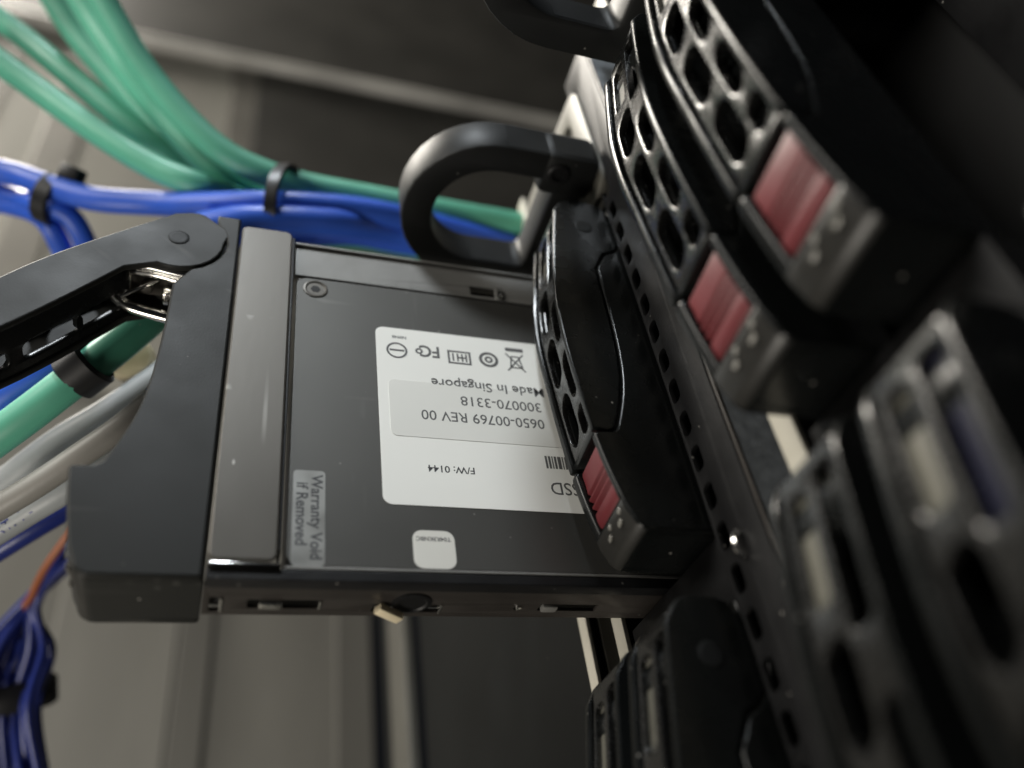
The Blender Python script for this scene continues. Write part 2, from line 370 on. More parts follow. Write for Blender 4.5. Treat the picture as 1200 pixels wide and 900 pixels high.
def lever_parts(parent, lean=True):
    lean_me = setback if lean else (lambda me: me)
    if not LEVER_MESHES:
        bm = bmesh.new(); lo = lever_outline()
        prism_bm(bm, lo, -1.35, -0.05, 0.32, 2)
        prism_bm(bm, lo, -T + 0.05, -T + 1.6, 0.4, 2)
        prism_bm(bm, lever_band_outline(1.6, 1.4, 18.0, 60.0), -T + 1.2, -T + 2.9, 0.3)   # sloping inner shoulder
        prism_bm(bm, [(-(smooth(INN, 17.4) + 0.8), 17.2), (-O(17.2) + 0.7, 17.2), (-O(18.4) + 0.7, 18.4), (-(smooth(INN, 18.6) + 0.8), 18.6)], -T + 1.4, -1.2, 0.2)
        # hinge barrel
        prism_bm(bm, [(-PIV[0] + x, PIV[1] + y) for x, y in circle(0, 0, 5.0, 24)], -T + 1.2, -1.2, 0.2)
        LEVER_MESHES["lever"] = lean_me(finish(bm, "lever"))
        q = T / 14.5
        bm = bent_plate(rrect(18.2, -T + 2.0, 76.5, -1.2, 0.6),
                        [hexhole(y, -9.0 * q, 11.3, 5.0 * q) for y in (25.2, 38.4, 51.6)] + [hexhole(y, -3.8 * q, 10.6, 3.8 * q) for y in (31.8, 45.0)]
                        + [hexhole(21.8, -3.8 * q, 5.8, 3.8 * q)] + [rrect(60.2, -11.4 * q, 73.4, -7.6 * q, 1.3), rrect(56.0, -6.1 * q, 74.6, -2.2 * q, 1.4)],
                        1.5, 0.2, lambda y: O(y) - 0.75)
        LEVER_MESHES["grille"] = lean_me(finish(bm, "grille", 40))
        bm = bent_plate(rrect(19.5, -T + 1.5, 58.5, -1.3, 0.4), [rrect(y, -0.73 * T, y + 11.5, -0.45 * T, 1.5) for y in (22.5, 36.5, 50.0 - 3)], 1.0, 0.15, lambda y: smooth(INN, y) + 1.9)
        LEVER_MESHES["inner_web"] = lean_me(finish(bm, "inner_web", 40))
        bm = bmesh.new(); prism_bm(bm, lever_band_outline(1.7, 0.8, 59.0, 74.5), -T + 1.7, -0.47 * T, 0.1)
        LEVER_MESHES["pocket_back"] = lean_me(finish(bm, "pocket_back"))
        bm = bmesh.new(); lathe_bm(bm, [(1.9, -0.4), (1.9, 0.06), (1.7, 0.16), (1.0, 0.10)])
        place(bm, Matrix.Translation((-PIV[0], PIV[1], -0.05))); LEVER_MESHES["pivot_pin"] = finish(bm, "pivot_pin")
    lv = link("lever", LEVER_MESHES["lever"], "black_plastic", parent)
    link("grille", LEVER_MESHES["grille"], "grained_plastic", lv)
    link("inner_web", LEVER_MESHES["inner_web"], "black_plastic", lv)
    link("pocket_strip", LEVER_MESHES["pocket_back"], "pale_pocket", lv)  # paler strip behind the upper pocket
    link("pivot_pin", LEVER_MESHES["pivot_pin"], "matte_black", lv)
    return lv
def bezel_parts(parent, m="black_plastic", lean=True):
    bm = bmesh.new()
    prism_bm(bm, body_outline(), -1.5, 0, 0.45, 3)
    prism_bm(bm, body_outline(), -T, -T + 2.2, 0.7, 3)
    inner = body_outline(10.2)
    prism_bm(bm, inner, -T + 2.0, -1.3, 0.0)
    b = link("bezel", finish(bm, "bezel"), m, parent)
    if lean: setback(b.data)
    # maroon ridged release button, drawn as a profile (u, y) swept along z
    prof = [(9.0, 15.9), (O(15.9) - 1.3, 15.9)] + [(O(y) - 1.1, y) for y in (15.2, 13.4)] + [(O(11.7) - 0.9, 11.7)]
    for k in range(3):
        y = 11.4 - 1.45 * k; prof += [(O(y) - 1.6, y), (O(y) - 1.5, y - 0.25), (O(y - 0.7) - 0.75, y - 0.75), (O(y - 1.0) - 0.7, y - 1.1)]
    prof += [(O(6.6) - 0.55, 6.6), (O(5.4) - 0.6, 5.4), (O(4.8) - 1.2, 4.8), (9.0, 4.7)]
    rb = prism("release_button", [(-u, y) for u, y in prof], -T + 2.4, -1.6, "maroon_plastic", parent, 0.14, 2)
    if lean: setback(rb.data)
    # status window below the button with little raised icons
    c = O(-1.5) + 0.15
    arc = [(c - 2.6 + 2.6 * math.cos(rad(-75 + 65 * k / 6)), 1.1 + 2.6 * math.sin(rad(-75 + 65 * k / 6))) for k in range(7)]
    lens = [(-u, y) for u, y in [(9.0, -1.0)] + arc + [(O(y) + 0.15, y) for y in (2.0, 2.8, 3.6)] + [(O(4.0) - 0.1, 4.05), (9.0, 4.05)]]
    ln = prism("status_lens", lens, -T + 0.6, -0.5, "lens_plastic", parent, 0.12, 2)
    if lean: setback(ln.data)
    for z, y, w in ((-2.4, 2.9, 0.5), (-3.6, 1.6, 0.75), (-7.0, 2.9, 0.5), (-8.3, 1.7, 0.65)):
        bm = bmesh.new(); prism_bm(bm, rrect(-w, -0.45, w, 0.45, 0.3, 3), -0.15, 0.24, 0.08, 1)
        place(bm, Matrix.Translation((-(O(y) + 0.1), y, z)) @ Matrix.Rotation(rad(-90), 4, 'Y') @ Matrix.Rotation(rad(12), 4, 'Z'))
        ic = link("status_icon", finish(bm, "status_icon"), "icon_plastic", ln)
        if lean: setback(ic.data)
    return b
def carrier(loc, label, group):
    r = thing("drive_carrier", label, "drive carrier", loc, group)
    bezel_parts(r); lever_parts(r)
    return r
XF = 71.5; PITCH = 58.3; COLY = -90.5
GR = "drive carriers of the rack servers"
c1 = carrier((XF, 0, 18.0), "black drive carrier with maroon button directly over the white drive label", GR)
def dup_carrier(loc, label):
    c = copy_tree(c1); c.location = Vector(loc) * S; c["label"] = label; return c
dup_carrier((XF, 0, 0.4 + PITCH), "black honeycomb drive carrier, its maroon button the middle one of three")
dup_carrier((XF, 0, 18.0 + PITCH), "large blurred honeycomb drive carrier at top right, nearest maroon button")
dup_carrier((XF, COLY, 0.4), "dark drive carrier at the bottom edge, furthest left of the lower ones")
dup_carrier((XF, COLY, 18.0), "dark drive carrier at bottom centre right of the one at the edge, below perforated rail")
dup_carrier((XF, COLY, 0.4 + PITCH), "blurred carrier with pale recess just right of the bluish metal strip")
cb = dup_carrier((XF, COLY, 18.0 + PITCH), "most blurred carrier at the right edge with a dark blue reflection")
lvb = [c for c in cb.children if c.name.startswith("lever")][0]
bm = bmesh.new(); prism_bm(bm, lever_band_outline(2.0, 0.8, 55.5, 75.0), -5.2, -1.5, 0.1); link("blue_reflection_strip", setback(finish(bm, "blue_reflection_strip")), "blue_reflection", lvb)  # strip added to paint a blue reflection in the slot

# ------------------------------------------------------------------ servers
def rail_holes():
    return [rrect(y, 1.3, y + 4.4, 4.0, 1.0, 3) for y in [-118 + 7.0 * k for k in range(34)]]
def server(dz, label):
    back = 34.0 if dz else 0.0  # upper rail set back deep so that it falls into shade
    r = thing("rack_server", label, "server", (XF, 0, 18.0 + dz), "rack servers")
    bm = plate_bm([(-130, 0.6), (125, 0.6), (125, 11.8), (-130, 11.8)], [] if dz else rail_holes(), 1.0, 0.15)
    for v in bm.verts: a, b, c = v.co; v.co = (c + 0.4 + back, a, b)
    bm.faces.ensure_lookup_table()
    link("front_rail", finish(bm, "front_rail"), "black_steel", r)
    box("rail_lip", (0.5 + back, -130, 11.9), (1.2 + back, 125, 12.6), "brown_black_steel", r, 0.3)
    box("lid", (1.3 + back, -130, 11.6), (220, 125, 12.4), "black_steel" if dz else "galvanised", r, 0.2)  # upper lid coloured black to paint the shade over it
    box("floor_plate", (0.8, -130, -37.6), (220, 125, -36.6), "black_steel", r, 0.2)
    box("front_flange", (0.2, -130, -37.4), (1.2, 125, -33.5), "rail_paint", r, 0.2)
    box("bay_divider", (1.5, -12.2, -33), (12, -1.9, 0.4), "black_steel", r, 0.3)
    box("bay_back", (40, -130, -33), (41, -0.5 if dz == 0 else 125, 11), "hole_shade", r, 0)
    box("bay_side_wall", (1.5, 79.0, -33), (60, 80.0, 11), "black_steel", r, 0.2)
    for y in (-9.2, 60.0, -95):
        bm = bmesh.new(); lathe_bm(bm, [(3.4, 0.0), (3.4, 0.25), (2.9, 0.4), (2.3, -0.1), (2.2, -0.5), (1.9, -0.1), (1.4, 0.05), (0.7, 0.0), (0.5, -0.6)], 32)
        place(bm, Matrix.Translation((5.2, y, 12.45)))
        link("lid_screw", finish(bm, "lid_screw"), "galvanised", r)
    for y, z in ((-7.6, -28.0), (-7.2, 6.2)):
        bm = bmesh.new(); tube_bm(bm, [(0.2, y - 2, z), (-0.8, y - 1.2, z + 0.3), (-1.0, y + 0.4, z + 0.5), (-0.1, y + 1.6, z + 0.4)], 0.55, 8)
        link("latch_hook", finish(bm, "latch_hook"), "bright_steel", r)
    return r
server(0, "lower rack server with perforated rail holding the pulled out drive")
server(PITCH, "upper rack server at top right holding two honeycomb carriers")
bp = thing("blank_panel", "plain black panel below the pulled out drive, bottom centre", "panel", (XF, 0, -28))
box("panel_face", (0, -300, -134), (2, 119, 0), "dark_panel", bp, 0.5)
box("panel_lid", (2.1, -300, -1.2), (220, 119, -0.2), "rail_paint", bp, 0.2)
box("panel_fold", (-0.9, -300, -3.2), (-0.05, 119, 0.4), "rail_paint", bp, 0.2)

# ------------------------------------------------------------------ rack ears and loop handles
def ear_and_handle(dz, la, lb):
    if la: r = thing("rack_ear", la, "bracket", (XF, 80, dz))
    if la:
        bm = plate_bm(rrect(0.6, -15, 37.6, 22.6, 4.5), [rrect(25.0, 10.5, 31.5, 16.6, 2.6), rrect(25.0, -12, 31.5, -5, 2.6)], 1.6, 0.3)
        for v in bm.verts: a, b, c = v.co; v.co = (c - 0.5, a, b)
        link("ear_plate", finish(bm, "ear_plate"), "ear_paint", r)
    h = thing("loop_handle", lb, "handle", (XF, 84, 5.5 + dz), "loop handles")
    def ushape(rz, x0, n=18):
        p = []
        for k in range(n + 1):
            a = rad(90 + 180 * k / n); p.append((x0 + rz * 1.0 * math.cos(a), rz * math.sin(a)))
        return p
    outer = [(-2, 18.4)] + ushape(18.4, -21.3) + [(-2, -18.4)]
    inner = [(-9, 12.0)] + ushape(12.0, -21.0) + [(-9, -12.0)]
    bm = plate_bm(outer, [round_poly(inner, 2.0, 3)], 9.5, 0.9)
    for v in bm.verts: a, b, c = v.co; v.co = (a, c, b)
    link("loop", finish(bm, "loop"), "matte_black", h)
    box("mount_block", (-12.8, -0.6, 9.0), (-0.8, 9.0, 18.9), "matte_black", h, 1.6)
    bm = bmesh.new(); lathe_bm(bm, [(2.6, 0.0), (2.6, 0.5), (2.1, 0.9), (1.3, 0.9), (1.1, 0.2)], 24)
    place(bm, Matrix.Translation((-9.6, -0.5, 14.6)) @ Matrix.Rotation(rad(90), 4, 'X'))
    link("mount_screw", finish(bm, "mount_screw"), "black_steel", h)
ear_and_handle(0, "pale metal rack ear with slot behind the loop handle", "black loop handle standing above the pulled out drive")
ear_and_handle(PITCH, None, "dark blurred loop handle cut off by the top edge")

# ------------------------------------------------------------------ the pulled out carrier
PX = -5.0
pc = thing("drive_carrier", "pulled out black drive carrier with its lever open and steel crossbar", "drive carrier", (PX, 0, 0.4), GR)
T = 14.6; LEVER_MESHES.clear()
bezel_parts(pc, "black_plastic_lit", False)
lv = lever_parts(pc, False)
lv.data = lv.data.copy(); lv.data.materials.clear(); lv.data.materials.append(MAT["black_plastic_lit"])
lv.name = "lever"
piv = Vector((-PIV[0], PIV[1], 0)) * S
lv.matrix_local = Matrix.Translation(piv) @ Matrix.Rotation(rad(-39), 4, 'Z') @ Matrix.Translation(-piv)
def pbox(name, lo, hi, m, bevel=0.2): return box(name, [lo[0] - PX, lo[1], lo[2] - 0.4], [hi[0] - PX, hi[1], hi[2] - 0.4], m, pc, bevel)
def pprism(name, poly, z0, z1, m, bevel=0.2): return prism(name, [(x - PX, y) for x, y in poly], z0 - 0.4, z1 - 0.4, m, pc, bevel)
# steel crossbar: a sheet with a rounded near corner and a rolled front edge
pprism("crossbar", rrect(0.35, 0.9, 10.0, 75.0, 1.4), 0.55, 1.25, "satin_steel", 0.34)
pbox("crossbar_fold", (0.5, 0.35, -0.4), (10.6, 0.85, 0.95), "bright_steel", 0.18)
pbox("crossbar_wall", (10.1, 3.0, -3.0), (10.5, 74.0, 0.7), "black_steel", 0.1)
# far side rail with a folded flange, window and cut tab
bm = plate_bm([(10.9, 64.4), (95, 64.4), (95, 72.6), (10.9, 72.6)], [rrect(46.4, 65.2, 52.0, 67.8, 0.3)], 0.7, 0.12)
for v in bm.verts: v.co.z -= 1.0; v.co.x -= PX; v.co.z -= 0.4
link("far_flange", finish(bm, "far_flange"), "flange_steel", pc)
pbox("far_flange_edge", (10.7, 72.65, -9.5), (95, 73.3, 0.35), "flange_steel", 0.2)
pbox("window_backing", (45.5, 64.8, -3.2), (53.0, 68.4, -2.4), "hole_shade", 0)
pbox("window_tab", (52.1, 64.9, -0.6), (53.3, 67.9, 0.35), "bright_steel", 0.3)
# near side rail: upper lip and a pierced web
pbox("near_lip", (0.4, -1.55, -2.6), (95, 0.3, 0.12), "black_steel", 0.25)
pbox("near_lip_edge", (11.2, 0.32, -0.3), (95, 0.75, 0.28), "flange_steel", 0.1)
holes = [rrect(1.2, -10.4, 2.8, -6.0, 0.3), rrect(6.6, -9.2, 17.4, -6.6, 0.3), rrect(25.4, -10.0, 36.6, -7.6, 0.3), rrect(53.0, -9.0, 63.5, -6.8, 0.3), circle(49.4, -8.3, 0.7, 10)]
bm = plate_bm([(0.2, -11.5), (95, -11.5), (95, -2.3), (0.2, -2.3)], holes, 0.7, 0.12)
for v in bm.verts: a, b, c = v.co; v.co = (a - PX, -1.2 + c, b - 0.4)
link("near_web", finish(bm, "near_web"), "brown_black_steel", pc)
pbox("web_backing", (0.6, 0.2, -11.0), (95, 0.5, -3.0), "hole_shade", 0)
pbox("web_tab", (2.6, -1.45, -10.3), (3.1, -0.3, -6.1), "bright_steel", 0.15)
pbox("web_tab", (8.1, -1.75, -9.0), (11.8, -0.6, -6.8), "bright_steel", 0.5)
pbox("web_tab", (17.0, -1.45, -9.1), (17.45, -0.3, -6.5), "bright_steel", 0.12)
pbox("web_tab", (53.4, -1.7, -8.9), (56.2, -0.6, -6.9), "flange_steel", 0.4)
pbox("web_tab", (36.1, -1.45, -10.1), (36.5, -0.3, -7.3), "bright_steel", 0.12)
bm = bmesh.new(); box_bm(bm, (-2.3, -0.9, -0.95), (2.3, 0.4, 0.95), 0.25)
place(bm, Matrix.Translation((28.0 - PX, -1.9, -9.0)) @ Matrix.Rotation(rad(28), 4, 'Y') @ Matrix.Rotation(rad(-8), 4, 'Z'))
link("brass_tab", finish(bm, "brass_tab"), "brass_steel", pc)
bm = bmesh.new(); lathe_bm(bm, [(3.2, 0.0), (3.1, 0.25), (2.5, 0.35), (2.2, 0.1)], 28)
place(bm, Matrix.Translation((31.3 - PX, -1.2, -7.2)) @ Matrix.Rotation(rad(90), 4, 'X'))
link("web_rivet", finish(bm, "web_rivet"), "black_steel", pc)
bm = bmesh.new(); lathe_bm(bm, [(0.55, 0), (0.5, 0.3), (0.2, 0.45)], 12)
place(bm, Matrix.Translation((49.4 - PX, -1.2, -8.3)) @ Matrix.Rotation(rad(90), 4, 'X'))
link("web_pin", finish(bm, "web_pin"), "bright_steel", pc)
# sprung steel latch between lever and bezel
def spring(pts, r): 
    bm = bmesh.new(); tube_bm(bm, [(x - PX, y, z - 0.4) for x, y, z in pts], r, 10); link("latch_spring", finish(bm, "latch_spring", 60), "bright_steel", pc)
spring([(-19.6, 63.9, -2.0), (-15.2, 63.2, -2.0), (-10.2, 62.3, -2.0), (-7.5, 61.9, -2.0)], 0.85)
spring([(-19.8, 64.0, -4.2), (-14.5, 63.6, -4.1), (-10.4, 62.6, -4.0), (-8.0, 62.0, -4.0)], 0.8)
spring([(-20.4, 65.0, -5.4), (-20.8, 62.0, -7.0), (-21.2, 61.4, -9.0)], 0.7)
spring([(-18.6, 64.8, -5.4), (-18.8, 62.6, -6.4), (-19.0, 61.0, -7.6)], 0.6)
spring([(-21.3, 61.8, -9.0), (-18.4, 59.6, -9.2), (-16.1, 58.7, -9.2), (-11.8, 57.7, -9.2), (-9.0, 57.2, -9.2)], 1.15)
spring([(-19.7, 59.6, -7.0), (-16.5, 61.9, -6.4), (-13.6, 64.2, -6.0)], 0.4)
pbox("latch_foot", (-12.6, 60.0, -8.6), (-10.4, 63.4, -5.6), "bright_steel", 0.5)
pbox("latch_foot", (-16.8, 62.4, -8.4), (-14.6, 64.4, -6.4), "satin_steel", 0.5)
pbox("latch_plate", (-20.5, 65.0, -11.0), (-8.6, 65.5, -2.0), "satin_steel", 0.2)

# ------------------------------------------------------------------ the solid state drive with its stickers
ssd = thing("solid_state_drive", "dark grey solid state drive lying in the pulled out carrier", "drive", (11.2, 1.0, 0))
def dbox(name, lo, hi, m, bevel=0.2): return box(name, [lo[0] - 11.2, lo[1] - 1, lo[2]], [hi[0] - 11.2, hi[1] - 1, hi[2]], m, ssd, bevel)
def dprism(name, poly, z0, z1, m, bevel=0.02, parent=None): return prism(name, [(x - 11.2, y - 1) for x, y in poly], z0, z1, m, parent or ssd, bevel)
dbox("housing", (11.4, 0.8, -9.5), (111, 64.0, -0.5), "drive_cover", 0.6)
dprism("cover", rrect(11.2, 0.8, 111, 63.6, 2.2), -0.55, 0.0, "drive_cover", 0.25)
bm = bmesh.new(); lathe_bm(bm, [(2.35, 0.0), (2.3, 0.12), (2.0, 0.2), (1.7, 0.05), (1.6, -0.2), (1.35, -0.05), (0.8, 0.0), (0.6, -0.45)], 28)
place(bm, Matrix.Translation((14.8 - 11.2, 60.6 - 1, 0.02))); link("cover_screw", finish(bm, "cover_screw"), "satin_steel", ssd)
dprism("screw_shade", circle(14.8, 60.6, 0.95, 6), -0.1, 0.06, "hole_shade", 0)  # dark disc laid on the screw as the shade in its socket
lab = dprism("paper_label", rrect(26.0, 12.4, 75, 52.4, 1.6), 0.02, 0.10, "paper"); lab["label"] = "white printed paper label, upside down"
film = dprism("clear_patch", rrect(27.9, 26.4, 75, 39.2, 1.3), 0.101, 0.16, "clear_film", 0.02, lab)
PI = math.pi
def lt(body, size, x, y, m="ink", z=0.17, bold=0.02, sx=1.0):
    return text("printed_text", body, size, (x - 11.2, y - 1, z), PI, m, lab, 'LEFT', bold, sx)
lt("0650-00769 REV 00", 3.15, 56.9, 32.6, "ink_grey", sx=0.92)
lt("300070-3318", 3.15, 57.0, 36.6, "ink_grey", sx=0.95)
lt("Made In Singapore", 3.15, 58.2, 40.4, "ink_grey", sx=0.95)
lt("F/W: 0144", 1.95, 42.2, 20.6, "ink", 0.11, 0.03)
lt("SSD", 3.7, 61.2, 18.6, "ink_grey", 0.11, 0.02, 0.92)
def mark(name, outer, holes, m="ink_grey"):
    bm = plate_bm(outer, holes, 0.03)
    for v in bm.verts: v.co.x -= 11.2; v.co.y -= 1; v.co.z += 0.102
    return link(name, finish(bm, name), m, lab)
mark("conformity_ring", circle(29.9, 46.6, 2.0, 32), [circle(29.9, 46.6, 1.6, 32)])
mark("conformity_bar", [(28.5, 46.4), (31.3, 46.4), (31.3, 46.85), (28.5, 46.85)], [])
lt("N0948", 1.0, 31.9, 50.4, "ink_grey", 0.11, 0.03)
lt("FC", 4.1, 38.3, 48.5, "ink_grey", 0.11, 0.10, 0.86)
mark("c_inner_arc", circle(34.15, 47.0, 0.75, 16), [circle(34.15, 47.0, 0.35, 16)])
mark("boxed_mark", [(39.7, 44.7), (44.3, 44.7), (44.3, 48.1), (39.7, 48.1)], [[(40.1, 45.1), (43.9, 45.1), (43.9, 47.7), (40.1, 47.7)]])
for k, x in enumerate((40.6, 41.5, 42.4, 43.2)): mark("box_stroke", [(x, 45.4), (x + 0.32, 45.4), (x + 0.32, 47.4), (x, 47.4)], [])
mark("box_stroke", [(41.6, 46.2), (43.4, 46.2), (43.4, 46.55), (41.6, 46.55)], [])
mark("round_mark", circle(47.9, 46.7, 1.95, 32), [circle(47.9, 46.7, 1.35, 32)])
mark("round_mark_core", circle(47.9, 46.7, 0.85, 20), [circle(47.9, 46.7, 0.4, 16)])
def stroke(x0, y0, x1, y1, w=0.3):
    d = Vector((x1 - x0, y1 - y0)).normalized(); n = Vector((-d.y, d.x)) * w / 2
    mark("bin_stroke", [(x0 + n.x, y0 + n.y), (x0 - n.x, y0 - n.y), (x1 - n.x, y1 - n.y), (x1 + n.x, y1 + n.y)], [])
for s in ((51.6, 44.4, 55.2, 48.9), (55.2, 44.4, 51.6, 48.9), (52.4, 45.3, 54.6, 45.3), (52.3, 45.4, 52.7, 48.2), (54.7, 45.4, 54.2, 48.2), (52.7, 48.2, 54.2, 48.2)): stroke(*s)
mark("bin_bar", [(51.7, 49.6), (55.4, 49.6), (55.4, 50.5), (51.7, 50.5)], [])
x = 55.6
while x < 60:
    w = random.choice((0.22, 0.4, 0.62)); mark("barcode_bar", [(x, 21.6), (x + w, 21.6), (x + w, 24.3), (x, 24.3)], []); x += w + random.choice((0.25, 0.4))
fo = dprism("warranty_sticker", rrect(11.9, 0.85, 16.9, 18.0, 0.7), 0.02, 0.08, "void_foil"); fo["label"] = "silver foil warranty sticker"
text("printed_text", "Warranty Void", 2.5, (14.75 - 11.2, 17.2 - 1, 0.09), -PI / 2, "ink", fo, 'LEFT', 0.05, 1.0)
text("printed_text", "if Removed", 2.5, (12.5 - 11.2, 15.7 - 1, 0.09), -PI / 2, "ink", fo, 'LEFT', 0.05, 1.0)
se = dprism("serial_sticker", rrect(30.4, 1.0, 37.2, 7.8, 1.6), 0.02, 0.08, "serial_paper"); se["label"] = "small rounded serial number sticker"
text("printed_text", "T04R3KNBC", 1.05, (36.6 - 11.2, 6.6 - 1, 0.09), PI, "ink", se, 'LEFT', 0.02, 1.0)

